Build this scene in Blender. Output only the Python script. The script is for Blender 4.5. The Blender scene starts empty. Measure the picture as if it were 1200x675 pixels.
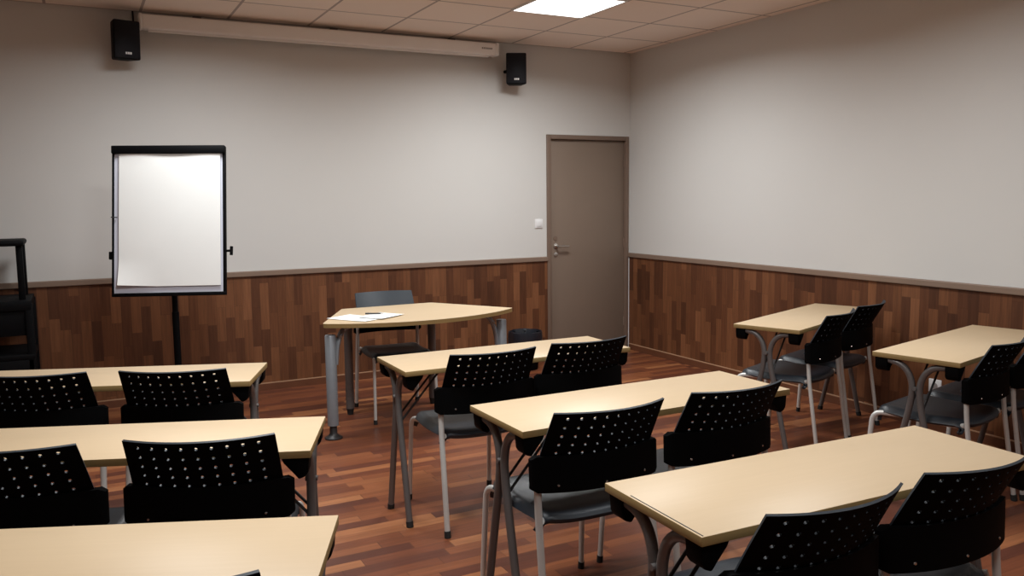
import bpy, bmesh, math, random
from mathutils import Vector, Matrix
random.seed(7)
scene = bpy.context.scene
COL = scene.collection
PI = math.pi

# ------------------------------------------------------------------ materials
class NT:
    """small helper for building node materials"""
    def __init__(self, name):
        self.m = bpy.data.materials.new(name); self.m.use_nodes = True
        self.t = self.m.node_tree; self.b = self.t.nodes['Principled BSDF']
    def n(self, typ, **kw):
        nd = self.t.nodes.new(typ)
        for k, v in kw.items(): setattr(nd, k, v)
        return nd
    def l(self, a, b): self.t.links.new(a, b)
    def val(self, sock, v):
        if hasattr(v, 'is_output'): self.l(v, sock)
        else: sock.default_value = v
    def math(self, op, a, b=0.0, c=0.0):
        nd = self.n('ShaderNodeMath', operation=op)
        self.val(nd.inputs[0], a); self.val(nd.inputs[1], b); self.val(nd.inputs[2], c)
        return nd.outputs[0]
    def mix(self, fac, a, b, blend='MIX'):
        nd = self.n('ShaderNodeMix', data_type='RGBA', blend_type=blend)
        self.val(nd.inputs['Factor'], fac)
        for i, v in ((6, a), (7, b)):
            if hasattr(v, 'is_output'): self.l(v, nd.inputs[i])
            else: nd.inputs[i].default_value = (*v[:3], 1)
        return nd.outputs[2]
    def coord(self): return self.n('ShaderNodeTexCoord').outputs['Object']
    def ramp(self, fac, stops, mode='LINEAR'):
        nd = self.n('ShaderNodeValToRGB'); cr = nd.color_ramp; cr.interpolation = mode
        while len(cr.elements) > 1: cr.elements.remove(cr.elements[-1])
        for i, (p, c) in enumerate(stops):
            e = cr.elements[0] if i == 0 else cr.elements.new(p)
            e.position = p; e.color = (*c, 1)
        self.l(fac, nd.inputs[0]); return nd.outputs[0]
    def noise(self, vec, scale, detail=3, rough=.5):
        nd = self.n('ShaderNodeTexNoise'); nd.inputs['Scale'].default_value = scale
        nd.inputs['Detail'].default_value = detail; nd.inputs['Roughness'].default_value = rough
        self.l(vec, nd.inputs['Vector']); return nd.outputs['Fac']
    def scaled(self, vec, s):
        nd = self.n('ShaderNodeVectorMath', operation='MULTIPLY'); self.l(vec, nd.inputs[0])
        nd.inputs[1].default_value = s; return nd.outputs[0]
    def bump(self, h, strength, dist=.01):
        nd = self.n('ShaderNodeBump'); nd.inputs['Strength'].default_value = strength
        nd.inputs['Distance'].default_value = dist; self.l(h, nd.inputs['Height'])
        self.l(nd.outputs[0], self.b.inputs['Normal'])
    def base(self, c): self.val(self.b.inputs['Base Color'], c if hasattr(c, 'is_output') else (*c, 1))
    def set(self, **kw):
        for k, v in kw.items(): self.val(self.b.inputs[k.replace('_', ' ')], v)
        return self

def plain(name, c, rough=.5, metal=0.0, var=.06, scale=30, bump=0.0, spec=.5):
    t = NT(name); f = t.noise(t.coord(), scale, 2)
    t.base(t.mix(f, [x*(1-var) for x in c], [min(1, x*(1+var)) for x in c]))
    t.set(Roughness=rough, Metallic=metal); t.b.inputs['Specular IOR Level'].default_value = spec
    if bump: t.bump(t.noise(t.coord(), scale*6, 3), bump, .002)
    return t.m

def strips(name, across, along, w, L, stops, rough, seam=.5, spec=.5, off=0.0):
    """strip flooring / panelling: every strip cut in staggered lengths, each length its own tone"""
    t = NT(name); co = t.coord(); s = t.n('ShaderNodeSeparateXYZ'); t.l(co, s.inputs[0])
    u = t.math('ADD', s.outputs[across], 20+off); v = t.math('ADD', s.outputs[along], 20.0)
    uw = t.math('DIVIDE', u, w); iu = t.math('FLOOR', uw)
    w1 = t.n('ShaderNodeTexWhiteNoise', noise_dimensions='1D'); t.l(iu, w1.inputs['W'])
    r1 = w1.outputs['Value']
    ll = t.math('MULTIPLY', t.math('ADD', t.math('MULTIPLY', r1, .55), .72), L)
    vl = t.math('ADD', t.math('DIVIDE', v, ll), t.math('MULTIPLY', r1, 17.3)); iv = t.math('FLOOR', vl)
    cb = t.n('ShaderNodeCombineXYZ'); t.l(iu, cb.inputs[0]); t.l(iv, cb.inputs[1])
    w2 = t.n('ShaderNodeTexWhiteNoise', noise_dimensions='2D'); t.l(cb.outputs[0], w2.inputs['Vector'])
    tone = t.ramp(w2.outputs['Value'], stops)
    sc = [1.0, 1.0, 1.0]; sc[across] = 70; sc[along] = 4
    add = t.n('ShaderNodeVectorMath', operation='ADD'); t.l(co, add.inputs[0]); t.l(w2.outputs['Color'], add.inputs[1])
    g = t.noise(t.scaled(add.outputs[0], sc), 1.0, 4, .6)
    g2 = t.ramp(g, [(.25, (.74, .73, .72)), (.75, (1.22, 1.21, 1.2))])
    c = t.mix(1.0, tone, g2, 'MULTIPLY')
    fu = t.math('FRACT', uw); fv = t.math('FRACT', vl)
    e = t.math('MAXIMUM', t.math('LESS_THAN', fu, .035), t.math('LESS_THAN', fv, .008))
    c = t.mix(t.math('MULTIPLY', e, seam), c, (.02, .008, .004))
    t.base(c); t.set(Roughness=rough); t.b.inputs['Specular IOR Level'].default_value = spec
    return t.m

FLOORSTOPS = [(0, (.095, .030, .018)), (.3, (.14, .043, .022)), (.55, (.185, .058, .025)), (.8, (.26, .090, .037)), (1, (.36, .145, .060))]
WALLSTOPS = [(0, (.075, .028, .013)), (.3, (.115, .043, .019)), (.6, (.145, .056, .024)), (.85, (.175, .070, .030)), (1, (.21, .086, .038))]
M = {}
M['floor'] = strips('wood_floor', 1, 0, .068, .52, FLOORSTOPS, .34, .45)
M['pan_x'] = strips('wood_panel_back', 0, 2, .066, .33, WALLSTOPS, .5, .3, .3)
M['pan_y'] = strips('wood_panel_side', 1, 2, .066, .33, WALLSTOPS, .5, .3, .3, .013)

def wall_mat():
    t = NT('wall_paint'); co = t.coord()
    f = t.noise(co, 1.3, 3)
    t.base(t.mix(f, (.62, .610, .585), (.65, .64, .615)))
    t.set(Roughness=.75); t.b.inputs['Specular IOR Level'].default_value = .2
    t.bump(t.noise(co, 260, 2), .12, .002)
    return t.m
M['wall'] = wall_mat()

def ceiling_mat():
    t = NT('ceiling_tiles'); co = t.coord(); s = t.n('ShaderNodeSeparateXYZ'); t.l(co, s.inputs[0])
    x = t.math('DIVIDE', t.math('ADD', s.outputs[0], 60-2.905), .6)
    y = t.math('DIVIDE', t.math('ADD', s.outputs[1], 60-5.455), .6)
    cb = t.n('ShaderNodeCombineXYZ'); t.l(t.math('FLOOR', x), cb.inputs[0]); t.l(t.math('FLOOR', y), cb.inputs[1])
    wn = t.n('ShaderNodeTexWhiteNoise', noise_dimensions='2D'); t.l(cb.outputs[0], wn.inputs['Vector'])
    c = t.mix(wn.outputs['Value'], (.92, .79, .69), (.95, .83, .73))
    f = t.noise(co, 180, 2); c = t.mix(t.math('MULTIPLY', f, .25), c, (.76, .69, .63))
    def edge(k):
        fr = t.math('FRACT', k); return t.math('MINIMUM', fr, t.math('SUBTRACT', 1.0, fr))
    d = t.math('MINIMUM', edge(x), edge(y))
    c = t.mix(t.math('LESS_THAN', d, .016), c, (.47, .40, .36))
    t.base(c); t.set(Roughness=.9); t.b.inputs['Specular IOR Level'].default_value = .1
    return t.m
M['ceiling'] = ceiling_mat()

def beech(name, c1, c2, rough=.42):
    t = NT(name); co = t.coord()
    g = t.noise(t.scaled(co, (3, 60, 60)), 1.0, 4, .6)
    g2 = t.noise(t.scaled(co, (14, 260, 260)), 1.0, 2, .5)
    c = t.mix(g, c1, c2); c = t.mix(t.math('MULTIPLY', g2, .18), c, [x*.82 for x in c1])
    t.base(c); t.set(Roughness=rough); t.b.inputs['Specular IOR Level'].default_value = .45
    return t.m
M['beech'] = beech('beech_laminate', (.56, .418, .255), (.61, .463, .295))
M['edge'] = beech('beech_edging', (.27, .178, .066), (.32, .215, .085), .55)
M['blackplastic'] = plain('black_plastic', (.0022, .0022, .0024), .6, 0, .1, 80, .1, .05)
M['slate'] = plain('slate_plastic', (.0115, .0165, .0235), .42, 0, .08, 40, .2, .5)
M['slatelit'] = plain('slate_plastic_lit', (.026, .034, .043), .5, 0, .06, 40, .1, .4)  # paler copy of the chair plastic for its lit faces
M['blackmatte'] = plain('black_matte', (.003, .003, .0036), .6, 0, .1, 60, 0, .08)
M['silver'] = plain('silver_paint', (.66, .66, .63), .38, .3, .04, 50)
M['greymetal'] = plain('grey_painted_metal', (.15, .136, .130), .40, .35, .05, 50)
M['darkmetal'] = plain('dark_metal', (.035, .033, .033), .45, .4, .05, 50)
M['bluegrey'] = plain('blue_grey_metal', (.26, .285, .31), .42, .3, .04, 40)
M['chrome'] = plain('brushed_chrome', (.62, .60, .57), .25, .9, .04, 60)
M['white'] = plain('white_plastic', (.80, .80, .80), .4, 0, .02, 20)
M['caseW'] = plain('cream_case', (.90, .87, .84), .45, 0, .03, 8)
M['paper'] = plain('paper_white', (.90, .91, .89), .85, 0, .02, 6, 0, .1)
M['board'] = plain('whiteboard_lavender', (.66, .68, .78), .3, 0, .02, 6)
M['taupe'] = plain('taupe_door_paint', (.215, .160, .122), .5, 0, .04, 5, .04, .35)
M['taupeframe'] = plain('taupe_frame_paint', (.185, .128, .096), .5, 0, .04, 5, 0, .35)
M['railtaupe'] = plain('taupe_rail_paint', (.23, .160, .118), .5, 0, .05, 6, 0, .35)
M['skirt'] = plain('brown_skirting', (.135, .050, .024), .4, 0, .15, 9)
M['glint_threshold'] = plain('skirting_glint_and_threshold', (.42, .25, .15), .4, 0, .1, 9)
M['rubber'] = plain('black_rubber', (.012, .012, .012), .7, 0, .05, 60)
M['bag'] = plain('black_bin_liner', (.012, .015, .022), .28, 0, .1, 40, .3, .6)
M['badge'] = plain('badge_white', (.75, .75, .75), .4)
M['greyprint'] = plain('grey_print', (.30, .27, .26), .5)
M['dark'] = plain('dark_recess', (.02, .02, .02), .7)
def emis(name, col, s):
    t = NT(name); f = t.noise(t.coord(), 3, 1)
    e = t.n('ShaderNodeEmission'); t.l(t.mix(f, col, [c*.98 for c in col]), e.inputs[0]); e.inputs[1].default_value = s
    out = [n for n in t.t.nodes if n.type == 'OUTPUT_MATERIAL'][0]; t.l(e.outputs[0], out.inputs[0])
    return t.m
M['lamp'] = emis('light_diffuser', (1, .985, .95), 4.0)

# ------------------------------------------------------------------ mesh helpers
def sharpen(bm, ang=38):
    a = math.radians(ang)
    for f in bm.faces: f.smooth = True
    for e in bm.edges:
        if len(e.link_faces) == 2:
            e.smooth = e.calc_face_angle(0) < a
        else: e.smooth = False

def link(name, bm, mat, parent=None, smooth=True, ang=38):
    bmesh.ops.recalc_face_normals(bm, faces=bm.faces[:])
    if smooth: sharpen(bm, ang)
    me = bpy.data.meshes.new(name); bm.to_mesh(me); bm.free()
    for m in (mat if isinstance(mat, (list, tuple)) else [mat]): me.materials.append(m)
    o = bpy.data.objects.new(name, me); COL.objects.link(o)
    if parent: o.parent = parent
    return o

def add_box(bm, lo, hi, bev=0.0, seg=2, mat=0):
    r = bmesh.ops.create_cube(bm, size=1.0); vs = r['verts']
    for v in vs:
        v.co = Vector((lo[i] + (v.co[i]+.5)*(hi[i]-lo[i]) for i in range(3)))
    fs = list({f for v in vs for f in v.link_faces})
    for f in fs: f.material_index = mat
    if bev > 0:
        es = list({e for v in vs for e in v.link_edges})
        bmesh.ops.bevel(bm, geom=es, offset=bev, segments=seg, affect='EDGES', profile=.5)
def box(lo, hi, bev=0.0, seg=2):
    bm = bmesh.new(); add_box(bm, lo, hi, bev, seg); return bm

def smooth_path(pts, r=.04, n=5):
    """round the corners of a polyline"""
    P = [Vector(p) for p in pts]; out = [P[0]]
    for i in range(1, len(P)-1):
        a, b, c = P[i-1], P[i], P[i+1]
        d1 = min(r, (a-b).length*.49); d2 = min(r, (c-b).length*.49)
        s = b+(a-b).normalized()*d1; e = b+(c-b).normalized()*d2
        for k in range(n+1):
            t = k/n; out.append(s*(1-t)**2 + b*2*t*(1-t) + e*t*t)
    out.append(P[-1]); return out

def add_tube(bm, path, r, seg=10, r2=None, ref=Vector((1, 0, 0)), r_end=None):
    """tube with elliptical section: r along ref-ish axis, r2 across"""
    r2 = r if r2 is None else r2
    P = [Vector(p) for p in path]; rings = []
    for i, p in enumerate(P):
        d = (P[min(i+1, len(P)-1)] - P[max(i-1, 0)]).normalized()
        a = ref - d*ref.dot(d)
        if a.length < 1e-3:
            a = Vector((0, 1, 0)) - d*d.y
            if a.length < 1e-3: a = Vector((0, 0, 1))
        a.normalize(); b = d.cross(a)
        k = 1.0 if r_end is None else 1+(r_end/r-1)*i/(len(P)-1)
        rings.append([bm.verts.new(p + a*(r*k*math.cos(2*PI*j/seg)) + b*(r2*k*math.sin(2*PI*j/seg))) for j in range(seg)])
    for i in range(len(rings)-1):
        for j in range(seg):
            bm.faces.new((rings[i][j], rings[i][(j+1) % seg], rings[i+1][(j+1) % seg], rings[i+1][j]))
    bm.faces.new(rings[0][::-1]); bm.faces.new(rings[-1])
def tube(path, r, seg=10, r2=None, ref=Vector((1, 0, 0)), r_end=None):
    bm = bmesh.new(); add_tube(bm, path, r, seg, r2, ref, r_end); return bm

def add_lathe(bm, prof, c=(0, 0, 0), seg=20, axis='z'):
    rings = []
    for (r, h) in prof:
        ring = []
        for j in range(seg):
            a = 2*PI*j/seg; x, y = r*math.cos(a), r*math.sin(a)
            q = {'z': (x, y, h), 'y': (x, h, y), 'x': (h, x, y)}[axis]
            ring.append(bm.verts.new((c[0]+q[0], c[1]+q[1], c[2]+q[2])))
        rings.append(ring)
    for i in range(len(rings)-1):
        for j in range(seg):
            bm.faces.new((rings[i][j], rings[i][(j+1) % seg], rings[i+1][(j+1) % seg], rings[i+1][j]))
    bm.faces.new(rings[0][::-1]); bm.faces.new(rings[-1])
def lathe(prof, c=(0, 0, 0), seg=20, axis='z'):
    bm = bmesh.new(); add_lathe(bm, prof, c, seg, axis); return bm

def add_prism(bm, poly, vec, bev=0.0, mat_side=None):
    vs = [bm.verts.new(p) for p in poly]; f = bm.faces.new(vs)
    r = bmesh.ops.extrude_face_region(bm, geom=[f])
    nv = [g for g in r['geom'] if isinstance(g, bmesh.types.BMVert)]
    bmesh.ops.translate(bm, vec=Vector(vec), verts=nv)
    if bev:
        es = list({e for v in vs+nv for e in v.link_edges})
        bmesh.ops.bevel(bm, geom=es, offset=bev, segments=2, affect='EDGES', profile=.5)
def prism(poly, vec, bev=0.0):
    bm = bmesh.new(); add_prism(bm, poly, vec, bev); return bm

def grid_surface(fn, nu, nv, thick):
    bm = bmesh.new(); V = [[bm.verts.new(fn(i/nu, j/nv)) for i in range(nu+1)] for j in range(nv+1)]
    for j in range(nv):
        for i in range(nu): bm.faces.new((V[j][i], V[j][i+1], V[j+1][i+1], V[j+1][i]))
    bmesh.ops.recalc_face_normals(bm, faces=bm.faces[:])
    bmesh.ops.solidify(bm, geom=bm.faces[:], thickness=thick)
    return bm

def thing(name, label, cat, loc=(0, 0, 0), rz=0.0, group=None):
    o = bpy.data.objects.new(name, None); COL.objects.link(o); o.empty_display_size = .1
    o.location = loc; o.rotation_euler = (0, 0, rz); o['label'] = label; o['category'] = cat
    if group: o['group'] = group
    return o
def tag(o, label, cat, group=None):
    o['label'] = label; o['category'] = cat
    if group: o['group'] = group
    return o
def struct(o, label=None):
    o['kind'] = 'structure'
    if label: o['label'] = label
    return o
def copy_tree(root, loc, rz, label, group=None):
    r = root.copy(); COL.objects.link(r); r.location = loc; r.rotation_euler = (0, 0, rz); r['label'] = label
    if group: r['group'] = group
    for ch in list(root.children):
        c = ch.copy(); COL.objects.link(c); c.parent = r
        for g in list(ch.children):
            d = g.copy(); COL.objects.link(d); d.parent = c
    return r

# ------------------------------------------------------------------ room shell
XL, XR, YB, YF, H = -2.30, 4.79, 6.666, -2.60, 2.85
RAIL = .952                                   # top of the dado rail
DX0, DX1, DH = 3.856, 4.768, 2.068            # door frame, outer
def S(name, bm, m, label=None, parent=None, smooth=False):
    o = link(name, bm, m, parent, smooth)
    return struct(o, label) if parent is None else o
S('floor', box((XL-.1, YF-.1, -.1), (XR+.1, YB+.12, 0)), M['floor'], 'reddish brown wood strip floor')
S('ceiling', box((XL-.1, YF-.1, H), (XR+.1, YB+.12, H+.1)), M['ceiling'], 'suspended ceiling of square beige tiles')
bm = bmesh.new()
add_box(bm, (XL-.1, YB, 0), (DX0+.02, YB+.12, H))
add_box(bm, (DX1-.02, YB, 0), (XR+.1, YB+.12, H))
add_box(bm, (DX0+.02, YB, DH-.02), (DX1-.02, YB+.12, H))
S('wall_back', bm, M['wall'], 'beige painted back wall with a door at its right end')
S('wall_right', box((XR, YF, 0), (XR+.1, YB, H)), M['wall'], 'beige painted right wall above wood panelling')
S('wall_left', box((XL-.1, YF, 0), (XL, YB, H)), M['wall'])
S('wall_front', box((XL-.1, YF-.1, 0), (XR+.1, YF, H)), M['wall'])
# wood panelling, dado rails, skirting
S('trim_1', box((XL, YB-.012, 0), (DX0-.001, YB, RAIL-.03)), M['pan_x'], 'wood strip panelling along the back wall')
S('trim_2', box((XR-.012, YF, 0), (XR, YB-.006, RAIL-.03)), M['pan_y'], 'wood strip panelling along the right wall')
S('trim_3', box((XL, YB-.030, RAIL-.042), (DX0-.001, YB, RAIL), .006), M['railtaupe'], 'taupe dado rail on the back wall')
S('trim_4', box((XR-.030, YF, RAIL-.042), (XR, YB-.004, RAIL), .006), M['railtaupe'], 'taupe dado rail on the right wall')
S('trim_9', box((DX1+.001, YB-.016, 0), (XR-.013, YB-.001, RAIL-.045), .002), M['white'], 'narrow white strip between door frame and right panelling')
S('trim_5', box((XL, YF, 0), (XL+.012, YB-.012, RAIL-.03)), M['pan_y'])
S('trim_6', box((XL+.012, YF, 0), (XR-.012, YF+.012, RAIL-.03)), M['pan_x'])
S('trim_7', box((XL, YF, RAIL-.042), (XL+.030, YB-.03, RAIL), .006), M['railtaupe'])
S('trim_8', box((XL+.03, YF, RAIL-.042), (XR-.03, YF+.030, RAIL), .006), M['railtaupe'])
def skirting(name, lo, hi, glint_lo, glint_hi, label):
    bm = bmesh.new(); add_box(bm, lo, hi); add_box(bm, glint_lo, glint_hi, mat=1)  # pale top strip is a painted glint on the skirting edge
    S(name, bm, [M['skirt'], M['glint_threshold']], label)
skirting('baseboard_back', (XL, YB-.026, 0), (DX0-.001, YB-.010, .054), (XL, YB-.026, .054), (DX0-.001, YB-.010, .060), 'brown skirting, glint painted along its top, under the back panelling')
skirting('baseboard_right', (XR-.026, YF, 0), (XR-.010, YB-.03, .054), (XR-.026, YF, .054), (XR-.010, YB-.03, .060), 'brown skirting under the right panelling')
# door
d = thing('door_1', 'flat taupe door in a taupe frame at the corner of the room', 'door', (DX0, YB, 0)); del d['category']; d['kind'] = 'structure'
W = DX1-DX0
bm = bmesh.new()
add_box(bm, (0, -.016, 0), (.042, .09, DH), .004); add_box(bm, (W-.034, -.016, 0), (W, .09, DH), .004)
add_box(bm, (.042, -.016, DH-.040), (W-.034, .09, DH), .004)
link('door_frame', bm, M['taupeframe'], d)
lf = link('door_leaf', box((.044, .022, .008), (W-.036, .062, DH-.042), .003), M['taupe'], d)
hd = link('door_handle', bm := bmesh.new(), M['chrome'], d) if False else None
bm = bmesh.new()
add_lathe(bm, [(.003, .022), (.024, .022), (.024, .014), (.010, .012), (.009, -.026), (.003, -.026)], (.105, 0, 1.045), 20, 'y')
add_tube(bm, smooth_path([(.105, -.020, 1.045), (.105, -.034, 1.045), (.125, -.036, 1.045), (.222, -.034, 1.041)], .012), .0085, 10, .010, Vector((0, 0, 1)))
hdl = link('door_handle', bm, M['chrome'], d)
link('lock_cylinder', lathe([(.002, .022), (.021, .022), (.021, .014), (.008, .013), (.008, .008), (.002, .008)], (.105, 0, .965), 20, 'y'), M['chrome'], d)
link('upper_rosette', lathe([(.002, .022), (.022, .022), (.021, .017), (.002, .016)], (.105, 0, 1.115), 18, 'y'), M['taupeframe'], d)
for z in (.28, 1.05, 1.82):
    link('hinge', lathe([(.002, z-.045), (.007, z-.045), (.007, z+.045), (.002, z+.045)], (W-.036, .014, 0), 10), M['taupeframe'], d)
link('threshold', box((.042, -.012, 0), (W-.034, .09, .010), .003), M['glint_threshold'], d)

# ------------------------------------------------------------------ ceiling light
LX, LY = 3.172, 5.162
cl = thing('ceiling_light', 'square white lit panel set in the tiled ceiling near the right wall', 'ceiling light', (LX, LY, H-.012))
bm = bmesh.new()
for lo, hi in (((-.298, -.298), (.298, -.286)), ((-.298, .286), (.298, .298)), ((-.298, -.286), (-.286, .286)), ((.286, -.286), (.298, .286))):
    add_box(bm, (*lo, -.004), (*hi, .012), .001)
link('light_frame', bm, M['white'], cl)
link('diffuser', box((-.286, -.286, -.002), (.286, .286, .010)), M['lamp'], cl)

# ------------------------------------------------------------------ folding tables
TW, TD, TZ, TT = 1.20, .405, .74, .024
def build_table():
    t = thing('folding_table', '', 'table')
    bm = bmesh.new(); add_box(bm, (-TW/2, -TD/2, TZ-TT), (TW/2, TD/2, TZ), .0025, 2)
    bmesh.ops.recalc_face_normals(bm, faces=bm.faces[:])
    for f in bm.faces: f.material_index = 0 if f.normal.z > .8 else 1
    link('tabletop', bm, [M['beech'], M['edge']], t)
    for s in (-1, 1):
        for q in (-1, 1):
            path = [(s*.572, q*.168, .704), (s*.572, q*.120, .703), (s*.572, q*.070, .692), (s*.572, q*.034, .655), (s*.572, q*.018, .605),
                    (s*.572, q*.0165, .565), (s*.572, q*.026, .49), (s*.572, q*.060, .34), (s*.572, q*.132, .012)]
            lg = link('leg', tube(smooth_path(path, .03, 4), .0150, 12), M['greymetal'], t)
            link('foot_cap', tube([(s*.572, q*.1290, .026), (s*.572, q*.1345, 0)], .0168, 12), M['rubber'], lg)
            poly = [(s*.594, q*.192, TZ-TT), (s*.508, q*.192, TZ-TT), (s*.516, q*.192, .698), (s*.546, q*.192, .664), (s*.560, q*.192, .646),
                    (s*.580, q*.192, .654), (s*.590, q*.192, .668)]
            link('hinge_bracket', prism(poly, (0, -q*.060, 0), .005), M['blackplastic'], t)
            link('brace', tube([(s*.568, q*.030, .47), (s*.350, q*.030, .712)], .0052, 8), M['darkmetal'], t)
        link('pivot_bolt', lathe([(.002, -.020), (.009, -.020), (.009, .020), (.002, .020)], (s*.572, 0, .585), 12, 'x'), M['greymetal'], t)
    return t
TABLES = [
 ((1.854, 3.610), -.645, 'beech folding table of the middle row directly in front of the teacher desk', 'middle row of folding tables'),
 ((1.851, 2.535), .3, 'beech folding table second from the teacher desk in the middle row', 'middle row of folding tables'),
 ((1.805, 1.573), -1.78, 'beech folding table at lower right with a dark seam along its left edge', 'middle row of folding tables'),
 ((.132, 3.986), -21.43, 'beech folding table at far left, in front of the flip chart', 'left row of folding tables'),
 ((.111, 2.882), -21.50, 'beech folding table at left, second from the flip chart, its chairs in front', 'left row of folding tables'),
 ((-.107, 1.968), -22.9, 'beech folding table at bottom left corner, nearest the camera', 'left row of folding tables'),
 ((4.064, 3.740), 20.1, 'beech folding table by the right wall, the one nearer the door', 'right row of folding tables'),
 ((4.019, 2.650), 12.8, 'beech folding table by the right wall in front of the white socket', 'right row of folding tables'),
]
t0 = build_table(); TB = []
for i, ((x, y), a, lab, gr) in enumerate(TABLES):
    if i == 0:
        o = t0; o.location = (x, y, 0); o.rotation_euler.z = math.radians(a); o['label'] = lab; o['group'] = gr
    else:
        o = copy_tree(t0, (x, y, 0), math.radians(a), lab, gr)
    TB.append(o)
link('edge_seam', box((-.5945, -.198, TZ-.001), (-.5915, .09, TZ+.0008)), M['dark'], TB[2])

# ------------------------------------------------------------------ chairs
def panel_pt(a, b):
    """backrest surface; a,b in 0..1 (left-right, bottom-top)"""
    u = 2*a-1; z = .600 + .227*b
    hw = .217 - .008*b
    ye = -.163 - .110*b - .010*b*b
    bow = (.046+.012*b)*(1-u*u)
    # the tips flick forward a little at the top
    zz = z - .010*(1-b)*b*4*(1-u*u)*.6
    return Vector((u*hw, ye-bow, zz))
def build_backrest(perforated=True):
    NU, NVr = 11, 8                  # 9 x 5 perforations inside a plain rim
    R = .0055
    bm = bmesh.new()
    us = [0] + [.058 + .884*i/9 for i in range(10)] + [1]
    vs = [0, .15, .285] + [.285+.1405*k for k in range(1, 6)] + [1]
    for j in range(len(vs)-1):
        for i in range(len(us)-1):
            u0, u1, v0, v1 = us[i], us[i+1], vs[j], vs[j+1]; um, vm = (u0+u1)/2, (v0+v1)/2
            B = [(u0, v0), (um, v0), (u1, v0), (u1, vm), (u1, v1), (um, v1), (u0, v1), (u0, vm)]
            bv = [bm.verts.new(panel_pt(*q)) for q in B]
            hole = perforated and 1 <= i <= 9 and 2 <= j <= 6
            if hole:
                du, dv = R/.424, R/.25
                ring = []
                for k in range(8):
                    an = -3*PI/4 + k*PI/4
                    ring.append(bm.verts.new(panel_pt(um+du*math.cos(an), vm+dv*math.sin(an))))
                for k in range(8):
                    bm.faces.new((bv[k], bv[(k+1) % 8], ring[(k+1) % 8], ring[k]))
            else:
                c = bm.verts.new(panel_pt(um, vm))
                for k in range(8): bm.faces.new((bv[k], bv[(k+1) % 8], c))
    bmesh.ops.remove_doubles(bm, verts=bm.verts[:], dist=.0002)
    bmesh.ops.recalc_face_normals(bm, faces=bm.faces[:])
    bmesh.ops.solidify(bm, geom=bm.faces[:], thickness=.007)
    bmesh.ops.recalc_face_normals(bm, faces=bm.faces[:])
    for f in bm.faces:
        if f.normal.y > .3 or f.normal.z > .7: f.material_index = 1  # lit front face, plus a highlight painted on the top rim
    return bm
def bracket_pt(a, b, back=True):
    u = 2*a-1; z = .546 + .120*b
    if abs(u) > .92:                                     # rounded corners
        k = (abs(u)-.92)/.08; z += -.012*k*k*b + .010*k*k*(1-b)
    y = -.203 - .058*(1-abs(u)**2.2) - .004*(1-b)
    if abs(u) > .94: y += (.006 if back else -.004)*((abs(u)-.94)/.06)**2
    return Vector((u*.247, y + (0 if back else .028), z))
def closed_sheet(fb, ff, nu, nv):
    bm = bmesh.new(); B = [[bm.verts.new(fb(i/nu, j/nv)) for i in range(nu+1)] for j in range(nv+1)]
    F = [[bm.verts.new(ff(i/nu, j/nv)) for i in range(nu+1)] for j in range(nv+1)]
    for j in range(nv):
        for i in range(nu):
            for V in (B, F): bm.faces.new((V[j][i], V[j][i+1], V[j+1][i+1], V[j+1][i]))
    for i in range(nu):
        for j in (0, nv): bm.faces.new((B[j][i], B[j][i+1], F[j][i+1], F[j][i]))
    for j in range(nv):
        for i in (0, nu): bm.faces.new((B[j][i], B[j+1][i], F[j+1][i], F[j][i]))
    return bm
def seat_pt(a, b):
    u = 2*a-1
    prof = [(-.198, .416), (-.214, .424), (-.218, .437), (-.205, .450), (-.17, .457), (-.10, .455), (0, .450), (.08, .452), (.15, .459), (.20, .459), (.232, .448), (.246, .428), (.248, .412)]
    t = b*(len(prof)-1); i = min(int(t), len(prof)-2); f = t-i
    y = prof[i][0]*(1-f)+prof[i+1][0]*f; z = prof[i][1]*(1-f)+prof[i+1][1]*f
    hw = .215 - .006*max(0, (-.05-y)/.17) - .010*max(0, (y-.10)/.15)**2
    e = abs(u)
    y2 = y - .030*e**4*(1 if y > .15 else 0)*min(1, (y-.15)/.08) if y > .15 else y + .034*e**3*min(1, max(0, (-y-.08)/.12))
    z2 = z + .010*e**3 - (.034*max(0, (e-.84)/.16)**2)
    return Vector((u*hw, y2, z2))
def build_chair():
    c = thing('stacking_chair', '', 'chair')
    link('seat', grid_surface(seat_pt, 24, 24, .018), M['slate'], c, ang=60)
    link('backrest', build_backrest(), [M['slateshade'], M['slatelit']], c, ang=40)
    br = link('back_bracket', closed_sheet(bracket_pt, lambda a, b: bracket_pt(a, b, False), 32, 6), M['blackplastic'], c, ang=50)
    for (a, b) in ((.16, .20), (.84, .20), (.5, .16)):
        q = bracket_pt(a, b); n = -1
        link('screw', lathe([(.001, -.0022), (.0035, -.0020), (.0050, .003), (.001, .003)], (q.x, q.y, q.z), 12, 'y'), M['chrome'], br)
    for s in (-1, 1):
        fr = smooth_path([(s*.219, .268, .012), (s*.210, .240, .428), (s*.184, .12, .428), (s*.182, -.15, .426), (s*.206, -.190, .440)], .05, 6)
        l1 = link('leg', tube(fr, .0105, 12, .0125), M['silver'], c)
        link('foot_cap', tube([(s*.2190, .2665, .030), (s*.2193, .2692, 0)], .0130, 12), M['rubber'], l1)
        rp = smooth_path([(s*.228, -.265, .012), (s*.222, -.200, .46), (s*.221, -.190, .630)], .06, 5)
        l2 = link('leg', tube(rp, .0130, 12, .0105), M['silver'], c)
        link('foot_cap', tube([(s*.2277, -.2625, .030), (s*.2281, -.2668, 0)], .0150, 12), M['rubber'], l2)
    for y in (.13, -.10):
        link('seat_crossbar', tube([(-.184, y, .428), (.184, y, .428)], .010, 10), M['silver'], c)
    return c
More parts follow.
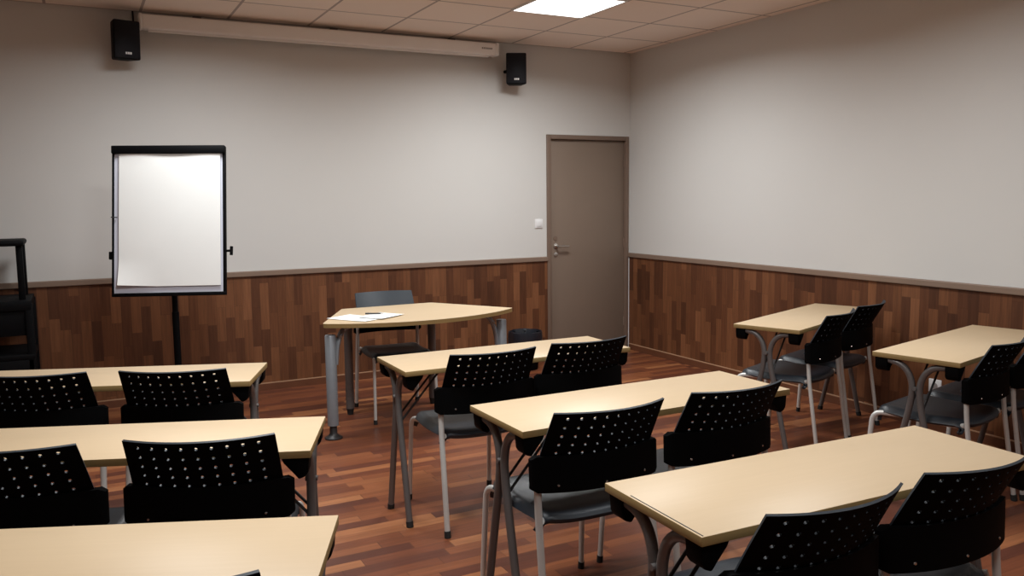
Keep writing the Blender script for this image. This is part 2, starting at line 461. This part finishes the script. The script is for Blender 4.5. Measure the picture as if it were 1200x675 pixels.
def slateshade():
    t = NT('slate_plastic_shaded'); f = t.noise(t.coord(), 60, 2)  # same slate plastic, blackened to put the rear's shade into the colour
    t.base(t.mix(f, (.0022, .0022, .0024), (.003, .003, .0032)))
    t.set(Roughness=.65); t.b.inputs['Specular IOR Level'].default_value = .04
    t.bump(t.noise(t.coord(), 500, 2), .1, .001)
    return t.m
M['slateshade'] = slateshade()
c0 = build_chair()
MID, LEF, RIG = 'chairs along the middle tables', 'chairs along the left tables', 'chairs along the right tables'
CHAIRS = [
 (1.619, 3.546, -1.5, 'black perforated chair at the left half of the middle table nearest the teacher desk', MID),
 (2.130, 3.569, .2, 'black perforated chair at the right half of the middle table nearest the teacher desk', MID),
 (1.512, 2.480, -1.5, 'black perforated chair with slate seat in full view, mid-floor at the second middle table', MID),
 (2.055, 2.485, -.2, 'black perforated chair at the right half of the second middle table', MID),
 (1.475, 1.540, -1.0, 'black perforated chair nearest the camera at lower right, left of its neighbour', MID),
 (2.000, 1.550, -1.0, 'black perforated chair at lower right corner, its seat showing beside the nearest table', MID),
 (-.089, 4.027, -20.8, 'black perforated chair at far left, facing the flip chart, cut by the photo edge', LEF),
 (.427, 3.818, -23.3, 'black perforated chair under the flip chart pole, at right end of the far left table', LEF),
 (-.118, 2.929, -22.6, 'black perforated chair cut by left photo edge at the second left table', LEF),
 (.380, 2.754, -20.2, 'black perforated chair, wholly in view, at right end of the second left table', LEF),
 (.162, 1.851, -20.1, 'black chair showing only a back tip at the bottom photo edge', LEF),
 (3.764, 3.587, 21.0, 'black chair at near left end of the right wall table nearer the door', RIG),
 (4.252, 3.768, 18.5, 'black chair close to the right wall at the table nearer the door', RIG),
 (3.705, 2.557, 12.8, 'black chair at the left end of the table in front of the white socket', RIG),
 (4.185, 2.640, 13.5, 'black chair cut by the right photo edge, beside the white socket table', RIG),
 (1.942, 5.490, 175.5, 'dark slate chair behind the teacher desk, turned to face the room', None),
]
for i, (x, y, a, lab, gr) in enumerate(CHAIRS):
    if i == 0:
        o = c0; o.location = (x, y, 0); o.rotation_euler.z = math.radians(a); o['label'] = lab
    else:
        o = copy_tree(c0, (x, y, 0), math.radians(a), lab)
    if gr: o['group'] = gr
# the teacher chair has a plain, unperforated back
for ch in o.children:
    if ch.name.startswith('backrest'):
        tmp = link('backrest', build_backrest(False), [M['slatelit'], M['slatelit']]); ch.data = tmp.data; bpy.data.objects.remove(tmp)

# ------------------------------------------------------------------ teacher desk
dk = thing('teacher_desk', 'beech trapezoid teacher desk with curved front edge on blue-grey column legs', 'desk', (1.97, 5.25, 0), math.radians(2.0))
def arc(a, b, sag, n=22):
    A, B = Vector(a), Vector(b); m = (A+B)/2; c = (B-A).length/2; R = (c*c+sag*sag)/(2*sag)
    d = (B-A).normalized(); nrm = Vector((d.y, -d.x)); ctr = m - nrm*(R-sag); out = []
    th = math.asin(c/R)
    for k in range(n+1):
        t = -th+2*th*k/n; out.append(ctr + nrm*(R*math.cos(t)) + d*(R*math.sin(t)))
    return out
front = arc((-.668, -.205), (.678, -.215), .222)
def rnd(p, a, b, r=.03, n=4):
    p, a, b = Vector(p), Vector(a), Vector(b); s = p+(a-p).normalized()*r; e = p+(b-p).normalized()*r
    return [s*(1-k/n)**2 + p*2*(k/n)*(1-k/n) + e*(k/n)**2 for k in range(n+1)]
BLk, BRk = (-.345, .405), (.325, .385)
outl = front[1:-1] + rnd(front[-1], front[-2], BRk, .025) + rnd(BRk, front[-1], BLk, .02) + rnd(BLk, BRk, front[0], .02) + rnd(front[0], BLk, front[1], .03)
bm = prism([(p.x, p.y, TZ-.026) for p in outl], (0, 0, .026))
bmesh.ops.recalc_face_normals(bm, faces=bm.faces[:])
for f in bm.faces: f.material_index = 0 if f.normal.z > .8 else 1
link('desktop', bm, [M['beech'], M['edge']], dk)
for s in (-1, 1):
    cx, cy = (-.608, -.165) if s < 0 else (.605, -.175)
    lg = link('front_leg', lathe([(.004, .085), (.0345, .085), (.0345, .655), (.031, .660), (.004, .660)], (cx, cy, 0), 24), M['bluegrey'], dk)
    link('levelling_foot', lathe([(.004, 0), (.056, 0), (.056, .008), (.034, .020), (.024, .032), (.022, .085), (.004, .085)], (cx, cy, 0), 24), M['darkmetal'], lg)
    # bent support arm between column and desktop, drilled with bright rivets
    P = smooth_path([(cx-s*.030, cy+.004, .47), (cx-s*.045, cy+.010, .60), (cx-s*.085, cy+.022, .685), (cx-s*.165, cy+.045, .712)], .06, 6)
    ar = link('support_arm', tube(P, .016, 12, .022, Vector((s*.6, -.1, .8))), M['bluegrey'], lg)
    bm = bmesh.new()
    for k in (8, 12):
        q = P[k]; add_lathe(bm, [(.001, -.004), (.007, -.004), (.006, .004), (.001, .004)], (q.x+s*.016, q.y-.004, q.z), 10, 'x')
        add_lathe(bm, [(.001, -.028), (.008, -.028), (.008, -.018), (.001, -.018)], (q.x, q.y, q.z), 10, 'y')
    link('rivets', bm, M['chrome'], lg)
for s in (-1, 1):
    cx, cy = (-.325, .345) if s < 0 else (.300, .330)
    P = smooth_path([(cx, cy, .045), (cx, cy, .62), (cx-s*.015, cy-.02, .714)], .08, 6)
    lg = link('rear_leg', tube(P, .029, 18), M['greymetal'], dk)
    link('foot_cap', lathe([(.004, 0), (.020, 0), (.022, .02), (.028, .046), (.004, .046)], (cx, cy, 0), 18), M['rubber'], lg)
bm = bmesh.new()
add_tube(bm, [(-.30, .33, .700), (.28, .315, .700)], .012, 8)
link('under_rail', bm, M['darkmetal'], dk)

# papers and pen on the desk
def sheet(name, corners, curl, label, z0):
    A, B, C_, D = [Vector((*c, 0)) for c in corners]
    bm = bmesh.new(); n = 8; V = []
    for j in range(n+1):
        row = []
        for i in range(n+1):
            u, v = i/n, j/n
            p = A*(1-u)*(1-v)+B*u*(1-v)+C_*u*v+D*(1-u)*v
            p.z = z0 + curl*(abs(2*u-1)**3*.5+(1-v)**3*.5)
            row.append(bm.verts.new(p))
        V.append(row)
    for j in range(n):
        for i in range(n): bm.faces.new((V[j][i], V[j][i+1], V[j+1][i+1], V[j+1][i]))
    bmesh.ops.recalc_face_normals(bm, faces=bm.faces[:])
    bmesh.ops.solidify(bm, geom=bm.faces[:], thickness=.0006)
    return tag(link(name, bm, M['paper'], None), label, 'paper', 'loose papers on the teacher desk')
sheet('paper_sheet', [(1.390, 5.215), (1.560, 4.950), (1.745, 5.065), (1.575, 5.330)], .004, 'white paper sheet lying nearest the left corner of the teacher desk', TZ+.0012)
sheet('paper_sheet', [(1.570, 5.150), (1.680, 4.985), (1.880, 5.120), (1.770, 5.285)], .003, 'white paper sheet partly over another, right of it on the teacher desk', TZ+.0060)
pen = thing('pen', 'small dark pen lying on the papers of the teacher desk', 'pen', (1.695, 5.19, TZ+.0160), math.radians(-25))
link('barrel', tube([(-.055, 0, 0), (.045, 0, 0)], .005, 10), M['darkmetal'], pen)
link('tip', tube([(.045, 0, 0), (.066, 0, 0)], .005, 10, r_end=.0012), M['chrome'], pen)
link('clip', box((-.053, -.0016, .004), (-.018, .0016, .0066), .0004), M['chrome'], pen)

# ------------------------------------------------------------------ flip chart
FX, FY, FZ, FYAW, FLEAN = .536, 5.715, 1.379, -22.62, 9.38
fc = thing('flipchart_easel', 'black framed flip chart easel on a single pole at left, before the back wall', 'flip chart', (FX, FY, 0), math.radians(FYAW))
bw, bh = .70, .945
RX = Matrix.Translation((0, 0, FZ)) @ Matrix.Rotation(-math.radians(FLEAN), 4, 'X')   # board plane: local x right, z up, leaning back
def onboard(bm):
    bmesh.ops.transform(bm, matrix=RX, verts=bm.verts[:]); return bm
link('board', onboard(box((-bw/2+.010, -.004, -bh/2+.010), (bw/2-.010, .010, bh/2-.010))), M['board'], fc)
bm = bmesh.new()
add_box(bm, (-bw/2, -.012, -bh/2), (-bw/2+.013, .020, bh/2), .003); add_box(bm, (bw/2-.017, -.012, -bh/2), (bw/2, .020, bh/2), .003)
add_box(bm, (-bw/2, -.014, -bh/2-.010), (bw/2, .020, -bh/2+.012), .003)
link('board_frame', onboard(bm), M['blackmatte'], fc)
link('clamp_bar', onboard(box((-bw/2, -.030, bh/2-.046), (bw/2, .020, bh/2+.004), .006)), M['blackmatte'], fc)
for s in (-1, 1):
    bm = bmesh.new()
    if s > 0:
        add_tube(bm, [(bw/2-.005, .008, -.200), (bw/2+.030, .008, -.200)], .008, 10)
        add_tube(bm, [(bw/2+.030, .008, -.228), (bw/2+.032, .008, -.172)], .010, 10)
    else:
        add_box(bm, (-bw/2-.022, -.004, -.245), (-bw/2+.002, .020, -.195), .004)
    link('side_knob', onboard(bm), M['blackmatte'], fc)
link('hook', onboard(tube([(-bw/2-.004, -.016, .022), (-bw/2+.035, -.016, .020)], .003, 8)), M['darkmetal'], fc)
link('pole', lathe([(.004, .03), (.022, .03), (.022, .78), (.018, .78), (.018, 1.30), (.004, 1.30)], (-.018, .075, 0), 16), M['blackmatte'], fc)
link('mounting_block', onboard(box((-.06, .010, -.20), (.06, .060, .10), .006)), M['blackmatte'], fc)
for k in range(5):
    a = math.radians(90+72*k)
    P = [(-.018, .075, .075), (.16*math.cos(a), .075+.16*math.sin(a), .065), (.33*math.cos(a), .075+.33*math.sin(a), .045)]
    ft = link('base_spoke', tube(P, .020, 10, .014, Vector((-math.sin(a), math.cos(a), 0)), .016), M['blackmatte'], fc)
    link('foot_cap', lathe([(.004, 0), (.020, 0), (.020, .034), (.004, .040)], (P[2][0], P[2][1], 0), 14), M['rubber'], ft)
# paper pad hanging from the clamp
pw, pt, pb = .625, bh/2-.0485, -bh/2+.052
bm = bmesh.new(); NX, NZ = 24, 30; V = []
for j in range(NZ+1):
    row = []
    for i in range(NX+1):
        u, v = i/NX, j/NZ
        x = -.305 + u*pw; z = pt + (pb-pt)*v
        cu = max(0, (v-.80)/.20)*max(0, (.38-u)/.38)
        y = -.0105 - .004*math.sin(v*2.6) - .030*cu**1.4 - .004*max(0, (.07-v)/.07)*math.sin(u*9)
        row.append(bm.verts.new((x, y, z + .008*cu)))
    V.append(row)
for j in range(NZ):
    for i in range(NX): bm.faces.new((V[j][i], V[j][i+1], V[j+1][i+1], V[j+1][i]))
bmesh.ops.recalc_face_normals(bm, faces=bm.faces[:]); bmesh.ops.solidify(bm, geom=bm.faces[:], thickness=-.004)
bmesh.ops.transform(bm, matrix=RX, verts=bm.verts[:])
pad = tag(link('flipchart_pad', bm, M['paper']), 'blank white paper pad clamped to the flip chart easel, lower left corner curling', 'paper pad')
pad.location = (FX, FY, 0); pad.rotation_euler.z = math.radians(FYAW)

# ------------------------------------------------------------------ projection screen case
ps = thing('projection_screen', 'long white roll-up projection screen case mounted under the ceiling on the back wall', 'projection screen', (1.80, YB, 0))
x0, x1 = -1.318, 1.512
link('screen_case', box((x0+.02, -.150, 2.712), (x1-.03, -.045, 2.812), .012, 3), M['caseW'], ps)
link('end_cap', box((x1-.034, -.154, 2.708), (x1, -.041, 2.816), .012, 3), M['white'], ps)
link('end_cap', box((x0, -.154, 2.708), (x0+.024, -.041, 2.816), .012, 3), M['caseW'], ps)
link('bottom_bar', box((x0+.06, -.108, 2.698), (x1-.08, -.080, 2.714), .004), M['caseW'], ps)
for x in (x0+.40, 0.1, x1-.4):
    link('wall_bracket', box((x-.03, -.060, 2.74), (x+.03, 0, 2.838), .003), M['greymetal'], ps)
bm = bmesh.new()
for k in range(6): add_box(bm, (x1-.165+k*.017, -.1512, 2.756), (x1-.153+k*.017, -.1498, 2.770))
link('printed_mark', bm, M['greyprint'], ps)

# ------------------------------------------------------------------ speakers
def speaker(name, x, y, z, rz, label, tilt):
    s = thing(name, label, 'speaker', (x, y, z), math.radians(rz), 'wall speakers beside the projection screen')
    w, h, dp = .178, .262, .165
    T = Matrix.Rotation(math.radians(tilt), 4, 'X')
    poly = [(-w/2, 0, -h/2), (w/2, 0, -h/2), (w/2-.030, dp, -h/2), (-w/2+.030, dp, -h/2)]
    bm = prism(poly, (0, 0, h), .010); bmesh.ops.transform(bm, matrix=T, verts=bm.verts[:])
    link('cabinet', bm, M['blackmatte'], s)
    n = 16
    def gp(a, b):
        u, v = 2*a-1, 2*b-1; return Vector((u*(w/2-.006), -.004-.014*(1-u*u)*(1-.3*v*v), v*(h/2-.008)))
    bm = grid_surface(gp, n, n, .006); bmesh.ops.transform(bm, matrix=T, verts=bm.verts[:])
    g = link('grille', bm, M['speakergrille'], s)
    bm = bmesh.new()
    for k in range(3): add_box(bm, (-.0195+k*.0145, -.0195, -h/2+.032), (-.0075+k*.0145, -.0160, -h/2+.048), .001)
    bmesh.ops.transform(bm, matrix=T, verts=bm.verts[:])
    link('badge', bm, M['badge'], g)
    bm = bmesh.new(); c = math.radians(-rz)
    yw = (YB - y); wl = Vector((math.sin(-c)*-1*yw*0, 0, 0))
    # bracket arm runs straight back to the wall whatever way the box is turned
    e = Matrix.Rotation(-math.radians(rz), 3, 'Z') @ Vector((0, yw, 0))
    add_tube(bm, [(0, dp*.8, 0), (e.x, e.y, 0)], .014, 10)
    link('wall_mount', bm, M['blackmatte'], s)
    return s
def grille():
    t = NT('speaker_grille'); v = t.n('ShaderNodeTexVoronoi'); v.inputs['Scale'].default_value = 260; t.l(t.coord(), v.inputs['Vector'])
    t.base(t.ramp(v.outputs['Distance'], [(.2, (.003, .003, .004)), (.6, (.009, .009, .013))])); t.set(Roughness=.6)
    t.b.inputs['Specular IOR Level'].default_value = .2
    return t.m
M['speakergrille'] = grille()
speaker('wall_speaker', .398, 6.455, 2.612, 14, 'black wall speaker at the left end of the projection screen case', 4)
speaker('wall_speaker', 3.435, 6.440, 2.600, -24, 'black wall speaker at the right end of the projection screen case', 2)
tag(link('speaker_cable', tube([(.455, YB-.008, 2.8495), (.457, YB-.008, 2.74), (.455, YB-.008, 2.64)], .006, 8), M['darkmetal']),
    'thin dark cable dropping from ceiling to the left wall speaker', 'cable')

# ------------------------------------------------------------------ switch and socket
sw = thing('light_switch', 'square white light switch on the back wall left of the door', 'light switch', (3.770, YB, 1.258))
link('switch_plate', box((-.041, -.010, -.041), (.041, 0, .041), .004), M['white'], sw)
link('rocker', box((-.027, -.0145, -.027), (.027, -.008, .027), .003), M['white'], sw)
so = thing('wall_socket', 'square white power socket on the panelled right wall behind the table', 'socket', (XR-.012, 3.345, .282))
link('socket_plate', box((-.011, -.043, -.043), (0, .043, .043), .004), M['white'], so)
bm = lathe([(.002, -.012), (.021, -.012), (.021, -.0105), (.002, -.0105)], (0, 0, 0), 20, 'x')
link('socket_recess', bm, M['greyprint'], so)

# ------------------------------------------------------------------ black trolley at the left
tr = thing('equipment_trolley', 'black open shelf trolley at the left photo edge, against the back wall', 'trolley', (-.62, 6.33, 0))
def part(name, lo, hi, bev=.006, m='blackmatte', par=tr): return link(name, box(lo, hi, bev), M[m], par)
part('top_shelf', (-.30, -.20, 1.225), (.325, .20, 1.262), .014)
for sx in (-.27, .275):
    for sy in (-.165, .155): part('upper_post', (sx, sy, .86), (sx+.038, sy+.036, 1.23))
part('middle_shelf', (-.35, -.24, .815), (.345, .24, .880), .008)
part('rear_panel', (-.33, .20, .72), (.33, .215, .83), .003)
part('apron', (-.33, -.225, .655), (.33, -.205, .83), .003)
part('lower_shelf', (-.35, -.24, .50), (.348, .24, .535), .006)
part('bottom_shelf', (-.35, -.24, .10), (.348, .24, .135), .006)
part('drawer_front', (-.34, -.238, .30), (.338, -.215, .50), .004)
for sx in (-.352, .305):
    for sy in (-.238, .195):
        p = part('lower_post', (sx, sy, .075), (sx+.046, sy+.042, .86))
        link('caster', lathe([(.004, -.012), (.034, -.012), (.036, 0), (.034, .012), (.004, .012)], (sx+.023, sy+.021, .036), 18, 'x'), M['rubber'], p)

# ------------------------------------------------------------------ waste bin
wb = thing('waste_bin', 'black waste bin with a glossy black liner on the floor between teacher desk and door', 'bin', (3.44, 6.33, 0))
def ringpts(r0, z, n=40, wob=0.0, ph=0.0, sx=1.0):
    return [((r0+wob*(math.sin(5*2*PI*j/n+ph)+.6*math.sin(11*2*PI*j/n+2*ph)))*math.cos(2*PI*j/n)*sx, (r0+wob*math.sin(7*2*PI*j/n+ph))*math.sin(2*PI*j/n), z+wob*.8*math.sin(4*2*PI*j/n+ph*3)) for j in range(n)]
def skin(rings, close=True):
    bm = bmesh.new(); R = [[bm.verts.new(p) for p in ring] for ring in rings]; n = len(R[0])
    for i in range(len(R)-1):
        for j in range(n): bm.faces.new((R[i][j], R[i][(j+1) % n], R[i+1][(j+1) % n], R[i+1][j]))
    if close: bm.faces.new(R[0][::-1])
    return bm
link('bin_body', skin([ringpts(.105, 0), ringpts(.108, .01), ringpts(.138, .31), ringpts(.142, .315), ringpts(.140, .32), ringpts(.134, .318), ringpts(.103, .012)]), M['blackplastic'], wb)
link('liner', skin([ringpts(.143, .205, 40, .006, .3), ringpts(.150, .26, 40, .005, 1.1), ringpts(.149, .315, 40, .004, .4), ringpts(.146, .335, 40, .003, .9), ringpts(.137, .335, 40, .003, .2), ringpts(.125, .29, 40, .006, .5), ringpts(.10, .10, 40, .008, .9)], False), M['bag'], wb)

# ------------------------------------------------------------------ lights
def area(x, y, power, size=.57, spread=163, col=(.975, 1.0, 1.01)):
    L = bpy.data.lights.new('panel_lamp', 'AREA'); L.shape = 'SQUARE'; L.size = size; L.energy = power
    L.color = col; L.spread = math.radians(spread)
    o = bpy.data.objects.new('panel_lamp', L); COL.objects.link(o); o.location = (x, y, H-.018); return o
area(LX, LY, 44)
area(.78, 5.155, 31)
area(3.18, 2.755, 26)
area(.78, 2.755, 51)
area(3.18, .355, 13)
area(.78, .355, 20)
w = bpy.data.worlds.new('World'); scene.world = w; w.use_nodes = True
w.node_tree.nodes['Background'].inputs[0].default_value = (.6, .55, .5, 1)
w.node_tree.nodes['Background'].inputs[1].default_value = .02

# ------------------------------------------------------------------ camera
yaw, pitch, roll, fpx = .482096, .108467, -.010789, 974.83
cy_, sy_, cp, sp = math.cos(yaw), math.sin(yaw), math.cos(pitch), math.sin(pitch)
fw = Vector((sy_*cp, cy_*cp, -sp)); r0 = Vector((cy_, -sy_, 0)); u0 = r0.cross(fw)
r = r0*math.cos(roll)+u0*math.sin(roll); u = u0*math.cos(roll)-r0*math.sin(roll)
cam = bpy.data.cameras.new('camera'); co = bpy.data.objects.new('camera', cam); COL.objects.link(co)
mw = Matrix((( r.x, u.x, -fw.x, 0), (r.y, u.y, -fw.y, 0), (r.z, u.z, -fw.z, 1.5), (0, 0, 0, 1)))
co.matrix_world = mw
cam.sensor_width = 36; cam.lens = 36*fpx/1200; cam.clip_start = .05
scene.camera = co

scene.view_settings.view_transform = 'Standard'
scene.view_settings.look = 'None'
scene.view_settings.exposure = 0.0
scene.cycles.max_bounces = 8; scene.cycles.diffuse_bounces = 5
